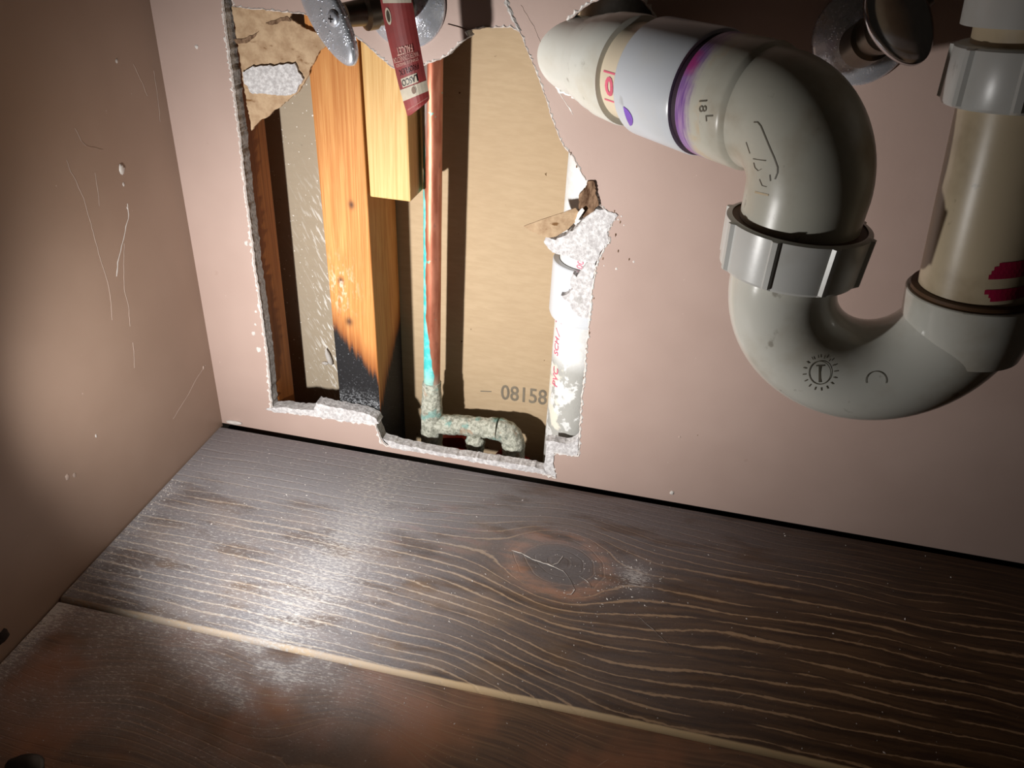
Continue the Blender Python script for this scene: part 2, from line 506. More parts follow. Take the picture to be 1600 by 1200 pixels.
def jag(pts, amp=1.0, step=4.0, seed=0, closed=True):
    out = []; n = len(pts)
    for i in range(n if closed else n-1):
        a = Vector((*pts[i], 0)); b = Vector((*pts[(i+1) % n], 0))
        L = (b-a).length; m = max(1, int(L/step))
        nrm = Vector((-(b-a).y, (b-a).x, 0)).normalized()
        for k in range(m):
            p = a.lerp(b, k/m)
            q = Vector((p.x*.13, p.y*.13, seed*3.7))
            p = p + nrm*amp*(mnoise.noise(q)*1.2 + mnoise.noise(q*3.1)*.9)
            out.append((p.x, p.y))
    if not closed: out.append(pts[-1])
    return out
def plate(name, px, y0, y1, mat, parent=None, amp=.8, step=4, seed=0, lift=None, edge_in=0.0):
    """an irregular slab cut from a sheet lying parallel to the back wall, between depths y0 and y1"""
    loop = jag(px, amp, step, seed)
    fr = [U(a, b, y0) for a, b in loop]; n = len(fr)
    c = sum(fr, Vector())/n
    bk = [Vector((p.x + (c.x-p.x)*edge_in, y1, p.z + (c.z-p.z)*edge_in)) for p in fr]
    if lift:
        fr = [p + Vector((0, lift(a, b), 0)) for p, (a, b) in zip(fr, loop)]
        bk = [p + Vector((0, lift(a, b), 0)) for p, (a, b) in zip(bk, loop)]
    tr = tessellate_polygon([[Vector((p.x, p.z, 0)) for p in fr]])
    V = fr + bk
    F = [tuple(t) for t in tr] + [tuple(i+n for i in t) for t in tr] + [(i, (i+1) % n, (i+1) % n+n, i+n) for i in range(n)]
    return obj(name, V, F, mat, parent)
def blob(name, c, sx, sy, sz, mat, parent=None, seed=0, amp=.35, sub=2, freq=1.7, rot=None):
    bm = bmesh.new(); bmesh.ops.create_icosphere(bm, subdivisions=sub, radius=1)
    for v in bm.verts:
        k = 1 + amp*mnoise.noise(v.co*freq + Vector((seed*5.1, seed*2.3, seed)))
        q = Vector((v.co.x*sx, v.co.y*sy, v.co.z*sz))*k
        if rot: q = rot @ q
        v.co = Vector(c) + q
    bm.verts.index_update()
    V = [v.co.copy() for v in bm.verts]; F = [[v.index for v in f.verts] for f in bm.faces]; bm.free()
    return obj(name, V, F, mat, parent, True, 60)

_txtcache = {}
def text_geo(s, bold=0.0):
    cu = bpy.data.curves.new('t', 'FONT'); cu.body = s; cu.size = 1.0; cu.offset = bold
    cu.align_x = 'CENTER'; cu.align_y = 'CENTER'; cu.resolution_u = 3
    o = bpy.data.objects.new('t', cu); COL.objects.link(o)
    dg = bpy.context.evaluated_depsgraph_get()
    me = bpy.data.meshes.new_from_object(o.evaluated_get(dg))
    V = [v.co.copy() for v in me.vertices]; F = [tuple(p.vertices) for p in me.polygons]
    bpy.data.objects.remove(o, do_unlink=True); bpy.data.curves.remove(cu); bpy.data.meshes.remove(me)
    return V, F
def text_on(name, s, fn, mat, parent, bold=0.0):
    """fn maps (u, v) in em units to a 3D point on a surface"""
    V, F = text_geo(s, bold)
    return obj(name, [fn(v.x, v.y) for v in V], F, mat, parent)
def stroke_on(name, pts, wdt, fn, mat, parent, closed=False):
    """flat ribbon along 2D pts, mapped to a surface"""
    n = len(pts); V = []; F = []
    for i in range(n):
        a = Vector(pts[i-1]) if (i or closed) else Vector(pts[i])
        b = Vector(pts[(i+1) % n]) if (i < n-1 or closed) else Vector(pts[i])
        d = (b-a).normalized(); nr = Vector((-d.y, d.x))*wdt/2
        p = Vector(pts[i]); V += [fn(*(p+nr)), fn(*(p-nr))]
    m = n if closed else n-1
    for i in range(m):
        j = (i+1) % n; F.append((2*i, 2*j, 2*j+1, 2*i+1))
    return obj(name, V, F, mat, parent)

# ================================================================== SETTING
T = .014     # drywall thickness
YB = .090    # far side of the stud cavity
HOLE = [(343,-40),(355,-40),(363,10),(385,14),(410,15),(440,19),(470,22),(500,28),(540,48),(572,70),(583,81),(598,94),(612,106),
 (640,113),(656,106),(668,99),(685,94),(700,86),(712,73),(726,62),(734,57),(729,50),(741,46),(765,43),(797,43),(812,50),(822,75),(832,100),
 (842,125),(852,155),(862,185),(872,212),(882,232),(893,243),(899,256),(908,270),(917,284),(926,288),(931,300),(934,318),(945,330),
 (962,336),(956,348),(947,362),(951,375),(940,392),(934,405),(930,420),(925,450),(921,490),(919,520),(915,550),(913,585),(909,620),
 (907,650),(905,680),(903,712),(866,706),(862,725),(868,747),(853,739),(800,730),(740,718),(680,708),(630,698),(604,697),(596,688),
 (590,672),(586,661),(560,659),(520,653),(480,648),(440,642),(425,640),(418,560),(410,500),(400,429),(392,365),(382,285),(373,200),
 (366,150),(360,100),(352,40)]
HOLE_J = jag(HOLE, 1.0, 3.0, 1)
DR = [(864,100),(862,78),(870,58),(880,42),(895,26),(915,10),(940,-2),(970,-8),(1000,-2),(1018,18),(1025,50),(1015,90),(990,125),(950,150),(905,152),(878,140),(868,122)]
DR_J = jag(DR, 1.6, 4, 3)
hole_front = [U(a, b, 0) for a, b in HOLE_J]
for p in hole_front: p.z = max(p.z, .0022)
dr_front = [U(a, b, 0) for a, b in DR_J]
def back_of(loop, amp):
    return [Vector((p.x + amp*mnoise.noise(p*160), T, p.z + amp*mnoise.noise(p*160+Vector((9, 0, 4))))) for p in loop]
X0, X1, Z0, Z1 = 0.0, 1.0, .0006, .66
outer = [Vector((X0, 0, Z0)), Vector((X1, 0, Z0)), Vector((X1, 0, Z1)), Vector((X0, 0, Z1))]
loops = [outer, hole_front, dr_front]
V = [p for l in loops for p in l]
tris = tessellate_polygon([[Vector((p.x, p.z, 0)) for p in l] for l in loops])
F = [tuple(t) for t in tris]
nV = len(V)
Vb = [Vector((p.x, T, p.z)) for p in outer] + back_of(hole_front, .0006) + back_of(dr_front, .001)
F += [tuple(i+nV for i in t) for t in tris]
F += [(i, (i+1) % 4, (i+1) % 4+nV, i+nV) for i in range(4)]
wall_back = struct(obj('wall_back', V+Vb, F, PAINT), 'pink-beige painted drywall with a large ragged hole cut in it')
def cut_face(name, loop, mat, amp, sub=3):
    n = len(loop); bk = back_of(loop, amp); VV = []; FF = []
    for j in range(sub+1):
        for p, q in zip(loop, bk):
            c = p.lerp(q, j/sub)
            if 0 < j < sub:
                c = c + Vector((mnoise.noise(c*900), 0, mnoise.noise(c*900+Vector((3, 3, 3)))))*.0003
            VV.append(c)
    for j in range(sub):
        for i in range(n):
            FF.append((j*n+i, j*n+(i+1) % n, (j+1)*n+(i+1) % n, (j+1)*n+i))
    return obj(name, VV, FF, mat, wall_back, True, 60)
part_label(cut_face('cut_gypsum_edge', hole_front, GYPG, .0006), 'grey cut edge of the drywall core around the hole')
cut_face('drain_hole_edge', dr_front, GYPG, .001)
def rim(name, loop_px, lo, hi, seed, mat=RIM, proud=.0011, skip=None):
    n = len(loop_px); VV = []; FF = []
    area = sum(loop_px[i][0]*loop_px[(i+1) % n][1]-loop_px[(i+1) % n][0]*loop_px[i][1] for i in range(n))
    sgn = 1 if area > 0 else -1
    for i in range(n):
        a = Vector(loop_px[i-1]); b = Vector(loop_px[(i+1) % n]); p = Vector(loop_px[i])
        d = (b-a).normalized(); nr = Vector((d.y, -d.x))*sgn
        k = abs(mnoise.noise(Vector((p.x*.21, p.y*.21, seed)))) + .35*abs(mnoise.noise(Vector((p.x*.6, p.y*.6, seed+5))))
        wd = lo + (hi-lo)*min(1, k*1.6)
        if skip and skip(p.x, p.y): wd = .12
        o_ = p + nr*wd; m_ = p + nr*wd*.45; i_ = p - nr*.5
        VV += [U(o_.x, o_.y, 0.0) + Vector((0, -.0001, 0)), U(m_.x, m_.y, 0)+Vector((0, -proud*(.4+k), 0)), U(i_.x, i_.y, 0)+Vector((0, .0012, 0))]
    for i in range(n):
        j = (i+1) % n
        FF += [(3*i, 3*j, 3*j+1, 3*i+1), (3*i+1, 3*j+1, 3*j+2, 3*i+2)]
    return obj(name, VV, FF, mat, wall_back)
part_label(rim('torn_paper_rim', HOLE_J, .7, 5.0, 2.0), 'white torn paper fringe around the hole')
part_label(rim('drain_hole_rim', DR_J, 1.5, 9.0, 6.0), 'ragged white lip around the drain pipe hole')

# gypsum ledges on the bottom of the hole, torn flaps, fragments
part_label(plate('gypsum_ledge', [(415,639),(440,636),(470,640),(490,641),(494,629),(505,633),(540,640),(575,647),(588,655),(592,662),(560,661),(500,652),(455,646),(432,645)], -.0012, .012, GYP, wall_back, 1.2, 3, 11), 'white crumbled plaster ledge at the hole bottom')
plate('gypsum_ledge', [(598,686),(622,693),(660,702),(700,709),(760,718),(820,727),(850,734),(856,742),(800,733),(720,718),(650,706),(612,700)], -.0010, .010, GYP, wall_back, 1.0, 3, 12)
part_label(plate('backing_paper', [(362,10),(400,14),(440,17),(455,20),(452,28),(466,38),(484,49),(503,52),(520,58),(512,70),(500,79),(494,88),(490,98),(484,108),(481,120),(470,138),(456,152),(446,160),(430,172),(420,180),(410,186),(402,193),(393,204),(386,165),(374,90)], .0105, .0128, TORN, wall_back, 1.6, 3, 21), 'torn brown backing paper in the upper left of the hole')
part_label(plate('gypsum_residue', [(378,112),(395,104),(430,102),(460,99),(466,112),(474,124),(468,134),(462,144),(445,150),(415,147),(392,146),(382,130)], .0080, .0108, GYP, wall_back, 1.8, 3, 22), 'white plaster patch left on the brown backing paper')
part_label(plate('backing_paper_tear', [(365,62),(380,60),(395,56),(404,49),(396,60),(385,67),(370,68)], .0098, .0107, DARKP, wall_back, 1.2, 2.5, 23), 'dark tear in the backing paper')
plate('backing_paper_tear', [(415,36),(430,31),(448,26),(455,32),(440,34),(425,40)], .0098, .0107, DARKP, wall_back, 1.2, 2.5, 24)
part_label(plate('gypsum_fragment', [(850,378),(853,370),(868,374),(886,367),(902,354),(915,338),(930,326),(945,328),(964,336),(957,349),(949,361),(951,376),(938,396),(930,412),(905,408),(880,399),(866,396),(856,388)], -.0008, .010, GYP, wall_back, 1.6, 3, 31), 'white exposed plaster where the paint has torn off')
part_label(plate('paper_flap', [(822,347),(845,340),(872,333),(899,325),(907,333),(899,347),(886,358),(870,367),(858,368),(846,363),(828,353)], -.0040, -.0028, TORN, wall_back, .5, 4, 32, lift=lambda a, b: -max(0, (900-a))*.00013), 'brown paper flap sticking out over the hole')
part_label(plate('dark_torn_paper', [(903,330),(905,306),(914,296),(918,284),(927,283),(932,300),(935,320),(925,332),(912,340)], -.0022, .004, DARKP, wall_back, 1.8, 2.5, 33), 'dark shredded paper at the tip of the tear')
plate('paper_curl', [(898,346),(903,332),(910,325),(913,329),(907,338),(901,347)], -.0060, -.0046, RIM, wall_back, .6, 3, 34)
part_label(plate('gypsum_fragment', [(931,404),(916,412),(908,425),(901,433),(896,428),(890,442),(896,452),(884,462),(876,462),(888,472),(895,484),(905,494),(921,500),(926,450)], .0030, .011, GYP, wall_back, 1.4, 3, 35), 'plaster crust clinging beside the white coupling')
part_label(plate('gypsum_fragment', [(853,689),(866,690),(884,694),(898,690),(904,684),(902,712),(884,711),(866,707),(864,724),(869,746),(852,740),(849,728),(853,706)], -.0008, .010, GYP, wall_back, 1.1, 3, 36), 'broken white plaster step at the lower right of the hole')
# splashes, chips and the crack above the hole
for i, (a, b, s) in enumerate([(385,380,4.5),(391,382,3.5),(400,487,3),(396,521,4.6),(404,546,5.6),(399,507,2.6),(307,73,3.5),(971,338,1.6),(990,409,1.8),(963,420,2.2),(944,415,1.3),(954,348,1.6),(966,343,1.5),(975,352,1.2),(1062,683,2.5),(1300,340,1.2),(1050,770,5),(1420,890,2)]):
    p = U(a, b, 0); k = s*.00045
    blob('plaster_splash', p, k, k*.35, k*1.15, WHITEP if i not in (14, 17) else SCRATCH, wall_back, i, .5)
for i, (a, b, s) in enumerate([(969,347,2.3),(962,367,2.6),(966,392,2.2),(983,405,2),(950,381,2),(928,466,1.8),(921,520,2.4),(916,545,2),(912,590,2),(908,640,1.8),(903,688,2.0),(960,330,2),(942,404,2.2),(892,240,2.6),(901,260,2.3),(1090,680,1.2)]):
    p = U(a, b, 0); k = s*.0004
    blob('paint_flake', p, k*.6, k*.5, k*1.5, DARKP, wall_back, 40+i, .6)
def crack(px, wd, mat, seed, hi=.0011):
    l = jag(px, .8, 4, seed, closed=False); n = len(l); VV = []; FF = []
    for i, (a, b) in enumerate(l):
        k = wd*(.5+abs(mnoise.noise(Vector((a*.2, b*.2, seed))))*1.4)
        VV += [U(a-k, b, 0)+Vector((0, -.0001, 0)), U(a, b, 0)+Vector((0, -hi, 0)), U(a+k, b, 0)+Vector((0, -.0001, 0))]
    for i in range(n-1):
        FF += [(3*i, 3*i+1, 3*i+4, 3*i+3), (3*i+1, 3*i+2, 3*i+5, 3*i+4)]
    return obj('paint_crack', VV, FF, mat, wall_back)
crack([(786,-30),(792,5),(800,25),(812,48)], 4.0, GYPG, 3)
crack([(814,8),(836,45),(850,80),(858,104)], .7, SCRATCH, 4, .0003)
crack([(872,143),(884,160),(896,180)], .8, RIM, 5, .0003)
cr2 = crack([(700,38),(714,41),(728,46),(740,48)], 1.5, DARKP, 6)
part_label(blob('caulk_blob', U(366, 659, 0)+Vector((0, -.001, 0)), .010, .0025, .0022, WHITEP, wall_back, 3, .4), 'smear of white caulk in the corner by the floor')

# left wall
wl_th = .018
wall_left = struct(box('wall_left', (-wl_th, -.62, -.14), (0, .0, .66), PAINT_L, bev=0), 'pink-beige painted side wall of the cabinet')
def lscratch(px, wd, seed, mat=SCRATCH):
    l = jag(px, .7, 6, seed, closed=False); VV = []; FF = []
    for i, (a, b) in enumerate(l):
        k = .6*wd*(.4 + .8*abs(mnoise.noise(Vector((a*.1, b*.1, seed)))))
        VV += [UX(a-k, b, 0)+Vector((.0001, 0, 0)), UX(a, b, 0)+Vector((.0003, 0, 0)), UX(a+k, b, 0)+Vector((.0001, 0, 0))]
    for i in range(len(l)-1):
        FF += [(3*i, 3*i+1, 3*i+4, 3*i+3), (3*i+1, 3*i+2, 3*i+5, 3*i+4)]
    return obj('scratch', VV, FF, mat, wall_left)
lscratch([(104,250),(110,268),(118,282),(130,310),(142,350),(155,400),(168,440),(173,468),(175,500)], 1.0, 1)
lscratch([(117,200),(127,220),(135,228),(160,234)], .7, 2)
lscratch([(199,318),(201,335),(196,360),(190,385),(184,410),(182,432)], 2.0, 3, WHITEP)
lscratch([(194,380),(193,420),(194,452),(201,480),(203,510)], .8, 4)
lscratch([(208,535),(210,575)], .9, 5)
lscratch([(321,570),(307,592),(292,620),(270,655)], 1.4, 6)
lscratch([(148,270),(153,300),(155,322)], .7, 7)
lscratch([(240,110),(246,150),(250,190)], .6, 8)
lscratch([(208,100),(222,130),(230,150)], .6, 9)
for i, (a, b, s) in enumerate([(190,264,7),(193,288,3),(182,95,3),(199,325,2),(150,681,2.5),(318,574,3.5),(105,745,5),(116,742,4)]):
    k = s*.00042
    blob('chipped_spot', UX(a, b, 0), k*.4, k, k*1.5, WHITEP if i < 5 else SCRATCH, wall_left, 60+i, .5)
blob('dark_chip', UX(4, 995, 0), .001, .006, .006, DARKCHIP, wall_left, 70, .5)

# far side of the cavity
wall_cav = struct(box('wall_cavity_back', (-.05, YB, -.14), (1.0, YB+.012, .66), KRAFT, bev=0), 'brown kraft paper back of the drywall beyond the cavity')
pa, pb = U(787, 614, YB), U(850, 622, YB)
def stamp(u, v):
    c = (pa+pb)/2; ax = (pb-pa).normalized(); up = Vector((-ax.z, 0, ax.x))
    if up.z < 0: up = -up
    p = c + ax*u*.021 + up*v*.027; return Vector((p.x, YB-.0004, p.z))
part_label(text_on('stamped_number', '08158', stamp, INK, wall_cav, .012), 'grey stamped number 08158')
stroke_on('stamped_dash', [(-2.35, -.05), (-1.75, .0)], .05, stamp, INK, wall_cav)
sc = U(516, 556, YB)
part_label(blob('plaster_scrap', sc+Vector((0, -.004, 0)), .0028, .003, .011, WHITEP, wall_cav, 5, .4, rot=Matrix.Rotation(-.25, 3, 'Y')), 'small white plaster scrap stuck to the brown paper')
blob('plaster_scrap', U(509, 566, YB)+Vector((0, -.002, 0)), .004, .002, .002, WHITEP, wall_cav, 6, .5)

# floor boards (upper face at z = 0), a dark slot is left along the back wall
floor = empty('floor', (0, 0, -.02)); struct(floor, 'dark stained wooden cabinet floor boards, dusty and worn')
def board(y0, y1, zt, mat, bev):
    bm = bmesh.new()
    prof = []
    nb = 5
    prof.append((y1, zt-.02)); prof.append((y1, zt-.0012)); prof.append((y1-.0012, zt))
    for i in range(nb+1):
        t = math.pi/2*i/nb
        prof.append((y0+bev-math.sin(t)*bev, zt-bev+math.cos(t)*bev))
    prof.append((y0, zt-.02))
    VV = [Vector((x, y, z)) for x in (.0015, 1.0) for y, z in prof]; n = len(prof)
    FF = [(i, (i+1) % n, n+(i+1) % n, n+i) for i in range(n)] + [tuple(range(n)), tuple(range(n, 2*n))]
    bm.free()
    return obj('plank', VV, FF, mat, floor, True, 50)
part_label(board(-.2590, -.0062, 0.0, FLOOR_B, .0045), 'rear floor board with a large knot and white plaster dust')
rear_board = floor.children[0]
def dust_line(px, wd, seed):
    l = jag(px, .8, 4, seed, closed=False); VV = []; FF = []
    for i, (a, b) in enumerate(l):
        k = wd*(.4+abs(mnoise.noise(Vector((a*.15, b*.15, seed))))*1.3)*min(1, .3+i*.2, .3+(len(l)-1-i)*.2)
        VV += [UZ(a-k*.5, b-k, .0003), UZ(a, b, .0006), UZ(a+k*.5, b+k, .0003)]
    for i in range(len(l)-1): FF += [(3*i, 3*i+1, 3*i+4, 3*i+3), (3*i+1, 3*i+2, 3*i+5, 3*i+4)]
    return obj('dust_filled_crack', VV, FF, WHITEP, rear_board)
dust_line([(799,860),(815,864),(832,874),(862,884),(880,892),(889,904),(898,921),(893,928),(885,929)], 1.3, 1)
dust_line([(862,884),(872,880),(880,868)], 1.1, 2)
dust_line([(905,900),(918,908),(924,919)], 1.3, 3)
dust_line([(995,962),(1020,983),(1045,1008)], .5, 4)
part_label(board(-.60, -.2598, -.0022, FLOOR_F, .0015), 'front floor board, darker, scuffed and reddish')

slot_blackout = struct(box('slot_blackout_1', (.0015, -.0060, -.13), (1.0, .0130, -.0100), m_plain('painted_slot_shade', (22, 17, 14), .9), bev=0), 'black strip added to darken the slot between the floor boards and the back wall')  # added strip, its black colour stands in for the shade inside the slot

# ================================================================== WOOD IN THE CAVITY
def stud_shear(v):
    k = (v.z-.27)/.25
    return Vector((v.x - .005*k, v.y, v.z))
st = box('wall_stud', (.1285, T+.0006, -.13), (.1735, YB-.001, .65), STUD, bev=.0015, shear=stud_shear)
tag(st, 'orange pine wall stud charred black at its lower end', 'stud')
bl = box('blocking', (.1760, T+.0006, .2715), (.2140, T+.040, .65), BLOCK, bev=.0015, shear=lambda v: Vector((v.x-.006*(v.z-.27)/.25, v.y, v.z+ (v.x-.19)*.0)))
tag(bl, 'short pale pine block beside the charred stud, sawn off square', 'wood block')
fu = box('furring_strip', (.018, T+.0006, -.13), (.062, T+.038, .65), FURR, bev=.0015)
tag(fu, 'shaded brown wood strip at the left edge of the hole', 'stud')
sp = box('sole_plate', (-.04, T+.004, -.135), (1.0, YB-.001, -.1305), WOODD, bev=.001)
tag(sp, 'dark wooden bottom plate deep in the wall cavity', 'wood plate')

# ================================================================== COPPER
cop = empty('copper_supply_pipe', (.2245, .047, -.10))
tag(cop, 'copper water pipe streaked turquoise with a corroded tee and elbow', 'pipe')
CX, CY = .2245, .047
sweep('riser', [((CX, CY, -.01 + i*.02), .0086) for i in range(33)], COPPER, cop, 32, disp=.00015, dfreq=120)
def crusty(name, pts, r, d=.0011, seg=40):
    return sweep(name, [(Vector(p), rr) for p, rr in zip(pts, r)], CRUST, cop, seg, disp=d, dfreq=170, sharp=70)
def dens(p0, p1, n): return [Vector(p0).lerp(Vector(p1), i/n) for i in range(n+1)]
p_ = dens((CX, CY, .067), (CX, CY, -.029), 44)
part_label(crusty('tee', p_, [.0095 + .0022*min(1, i/18) if i < 40 else .0117-.0008*(i-40) for i in range(45)]), 'crusted pale green tee fitting')
p_ = dens((CX+.006, CY, .0135), (.269, CY, .0180), 30)
crusty('tee_branch', p_, [.0112 if i < 18 else .0105 for i in range(31)], .0010)
p_ = dens((.251, CY, .0165), (.298, CY, .0200), 26)
part_label(crusty('crossbar', p_, [.0110 if i < 22 else .0122 for i in range(27)], .0012), 'corroded horizontal copper length')
ea = arc((.299, CY, .0020), (0, 0, 1), (1, 0, 0), .0180, 0, math.pi/2, 22)
ed = dens((.317, CY, .0020), (.3172, CY, -.021), 14)[1:]
part_label(crusty('elbow', ea+ed, [.0125]*len(ea)+[.0120 if i < 9 else .0132 for i in range(len(ed))], .0012), 'corroded copper elbow turning down')
sweep('drop', [(q, .0086) for q in dens((.3172, CY, -.015), (.3172, CY, -.125), 8)], COPPER, cop, 24)
p_ = dens((.275, CY-.004, .011), (.2762, CY-.004, -.012), 16)
crusty('crust_lump', p_, [.0075+.0028*math.sin(i/16*3.0) for i in range(17)], .0022)
sweep('lower_riser', [(q, .0086) for q in dens((CX, CY, -.02), (CX, CY, -.125), 8)], COPPER, cop, 24)

def clip(name, px, y0, y1, label):
    o = plate(name, px, y0, y1, REDPL, None, .3, 6, 5)
    return tag(o, label, 'plastic clip')
clip('red_pipe_clip', [(690,684),(722,684),(736,694),(736,712),(700,714),(688,704)], .070, .078, 'dark red plastic piece behind the corroded tee')
clip('red_pipe_clip', [(764,724),(784,703),(800,712),(826,722),(824,744),(770,744)], .070, .078, 'red plastic piece below the copper elbow')

# ================================================================== WHITE PIPE IN THE WALL
wp = empty('wall_waste_pipe', (.381, .0505, -.12))
tag(wp, 'white plastic pipe inside the wall, smeared with plaster below', 'pipe')
PA, PB = Vector((.3715, .0505, .62)), Vector((.3815, .0505, -.12))
pd = (PB-PA).normalized()
def pz(z): t = (PA.z-z)/(PA.z-PB.z); return PA.lerp(PB, t)
sweep('pipe', [(pz(.62-.74*i/30), .0295) for i in range(31)], WPIPE, wp, 56)
part_label(sweep('coupling', [(pz(z), r) for z, r in [(.226, .0300), (.226, .0352), (.225, .0360), (.174, .0360), (.170, .0345), (.169, .0300)]], PVC_W, wp, 64, caps=False), 'smooth white coupling')
def on_cyl(c, axis, ref, r, s, off=.0004, rot=0.0):
    """map em units onto a cylinder of radius r at centre c: ref = outward direction of the text centre"""
    axis = axis.normalized(); ref = (ref - axis*ref.dot(axis)).normalized(); tan = axis.cross(ref)
    def fn(u, v):
        uu = u*math.cos(rot)-v*math.sin(rot); vv = u*math.sin(rot)+v*math.cos(rot)
        th = uu*s/r
        return c + axis*(vv*s) + (ref*math.cos(th)+tan*math.sin(th))*(r+off)
    return fn
viewd = lambda p: (CAM-p).normalized()
def hit_cyl(px, py, c, axis, r):
    """3D point of a pixel's view ray on a cylinder"""
    d = ray(px, py); axis = axis.normalized()
    oc = CAM - c
    dd = d - axis*d.dot(axis); o2 = oc - axis*oc.dot(axis)
    A = dd.dot(dd); B = 2*dd.dot(o2); Cc = o2.dot(o2)-r*r
    disc = B*B-4*A*Cc
    t = (-B-math.sqrt(max(disc, 0)))/(2*A)
    return CAM + d*t
def print_at(name, s, px, py, c, axis, r, size, rot, mat, parent, bold=.01, off=.0004):
    P = hit_cyl(px, py, c, axis, r); a = axis.normalized()
    k = c + a*((P-c).dot(a))
    return text_on(name, s, on_cyl(k, a, P-k, r, size, off, rot), mat, parent, bold)
upz = -pd
for s, a, b, sz, ro in [('7', 873, 500, .018, 1.75), ('/', 872, 520, .013, 1.2), ('SCH', 870, 541, .0105, 1.6), ('PVC', 868, 589, .012, 1.6), ('200', 906, 417, .0085, 1.45)]:
    print_at('pipe_print', s, a, b, PA, upz, .0295, sz, ro, PINKINK, wp)

# ================================================================== DRAIN TRAP
trap = empty('sink_drain_trap', (.51, -.15, .22))
tag(trap, 'white plastic drain trap curving from the wall to the right', 'drain pipe')
DU = Vector((.7071, -.7071, 0)); W0 = Vector((.359, 0, .4055))
def dt(t): return W0 + DU*t
cl = part_label(sweep('wall_adapter', [(dt(t), r) for t, r in [(-.030,.0270),(.004,.0285),(.010,.0302),(.0105,.0312),(.022,.0332),(.0225,.0340),(.034,.0352),(.0345,.0362),(.0535,.0372),(.0555,.0365),(.0557,.0330)]], PVC_A, trap, 72, sharp=25), 'ringed white adapter coming out of the wall')
part_label(sweep('stub_pipe', [(dt(t), .0325) for t in (.05, .06, .08)], PVC_C, trap, 64), 'short cream pipe section between the couplings')
wc = part_label(sweep('coupling', [(dt(t), r) for t, r in [(.0765,.0325),(.0765,.0378),(.0778,.0386),(.1282,.0392),(.1298,.0385),(.1299,.0325)]], PVC_W, trap, 72, sharp=30), 'bright white coupling')
part_label(sweep('primed_joint', [(dt(t), .0362) for t in (.120, .138)], GAP, trap, 64), 'dark primed gap')
hub = part_label(sweep('elbow_socket', [(dt(t), r) for t, r in [(.1340,.0325),(.1340,.0366),(.1352,.0374),(.1425,.0376),(.1560,.0377)]], PURPLE, trap, 72, caps=False, sharp=30), 'purple primer band on the elbow mouth')
CLR = .038; ZL = W0.z; TC = .2150
corner = dt(TC); LEG = Vector((corner.x, corner.y, 0))
pts = [(dt(.1560), .0377), (dt(.1690), .0378), (dt(.1710), .0372), (dt(.1735), .0354)]
e0 = dt(TC-CLR)
pts += [(dt(.1755), .0352)]
ac = e0 + Vector((0, 0, -CLR))
for p in arc(ac, (0, 0, 1), DU, CLR, 0, math.pi/2, 20): pts.append((p, .0352))
z_e = ZL-CLR
pts += [(Vector((corner.x, corner.y, z)), r) for z, r in [(z_e-.004, .0350), (.345, .0345), (.330, .0340)]]
elbow = part_label(sweep('elbow', pts, PVC_E, trap, 72, sharp=30), 'stained grey-white elbow')
lx, ly = corner.x, corner.y
def zs(lst): return [(Vector((lx, ly, z)), r) for z, r in lst]
part_label(sweep('grime_ring', zs([(.3490,.0338),(.3492,.0395),(.3470,.0402),(.3400,.0402)]), SEAL, trap, 64, caps=False), 'brown grime ring above the slip nut')
def nut_r(i, t, r):
    k = (t/(2*math.pi)*8) % 1.0
    return r + (.0022 if abs(k-.5) < .07 else 0.0)
nut = part_label(sweep('slip_nut', zs([(.3500,.0392),(.3500,.0408),(.3492,.0424),(.3205,.0410),(.3188,.0398),(.3184,.0330)]), PVC_N, trap, 192, caps=False, sharp=28, radfn=lambda i, t, r: nut_r(i, t, r) if i in (2, 3) else r), 'ribbed white slip nut')
# J bend
rx, ry = .6190, -.158
zc = .3130
jd = Vector((rx-lx, ry-ly, 0)); RJ = jd.length/2; jd.normalize()
jc = Vector(((lx+rx)/2, (ly+ry)/2, zc))
jp = [(Vector((lx, ly, .335)), .0322), (Vector((lx, ly, .322)), .0322)]
jp += [(p, .0325) for p in arc(jc, -jd, (0, 0, -1), RJ, 0, math.pi, 40)]
jp += [(Vector((rx, ry, zc+.004)), .0325)]
part_label(sweep('trap_bend', jp, PVC_G, trap, 72, sharp=35), 'glossy grey-white U bend')
def rz(z, dx=0.0): 
    k = (z-.31)/.14
    return Vector((rx-.017*k, ry+.002*k, z))
part_label(sweep('trap_socket', [(rz(z), r) for z, r in [(.286,.0318),(.293,.0335),(.300,.0352),(.308,.0364),(.3230,.0370),(.3236,.0364),(.3236,.0305)]], PVC_G, trap, 72, sharp=30), 'socket end of the U bend')
part_label(sweep('grime_ring', [(rz(z), r) for z, r in [(.3225,.0335),(.3246,.0352),(.3262,.0345),(.3264,.0305)]], SEAL, trap, 64, caps=False), 'brown joint line')
part_label(sweep('tailpiece', [(rz(z), .0308) for z in (.300, .35, .40, .45, .50, .56)], PVC_T, trap, 64), 'yellowed tailpiece pipe')
def nr2(i, t, r):
    k = (t/(2*math.pi)*8) % 1.0
    return r + (.0018 if abs(k-.5) < .07 else 0.0)
part_label(sweep('tailpiece_nut', [(rz(z), r) for z, r in [(.4285,.0308),(.4285,.0385),(.4300,.0392),(.4560,.0378),(.4570,.0362),(.4570,.0308)]], PVC_N, trap, 160, sharp=28, radfn=lambda i, t, r: nr2(i, t, r) if i in (2, 3) else r), 'translucent white tailpiece nut')
sweep('tailpiece_flange', [(rz(z), r) for z, r in [(.4660,.0308),(.4660,.0372),(.4830,.0372),(.4850,.0308)]], PVC_N, trap, 64, sharp=28)

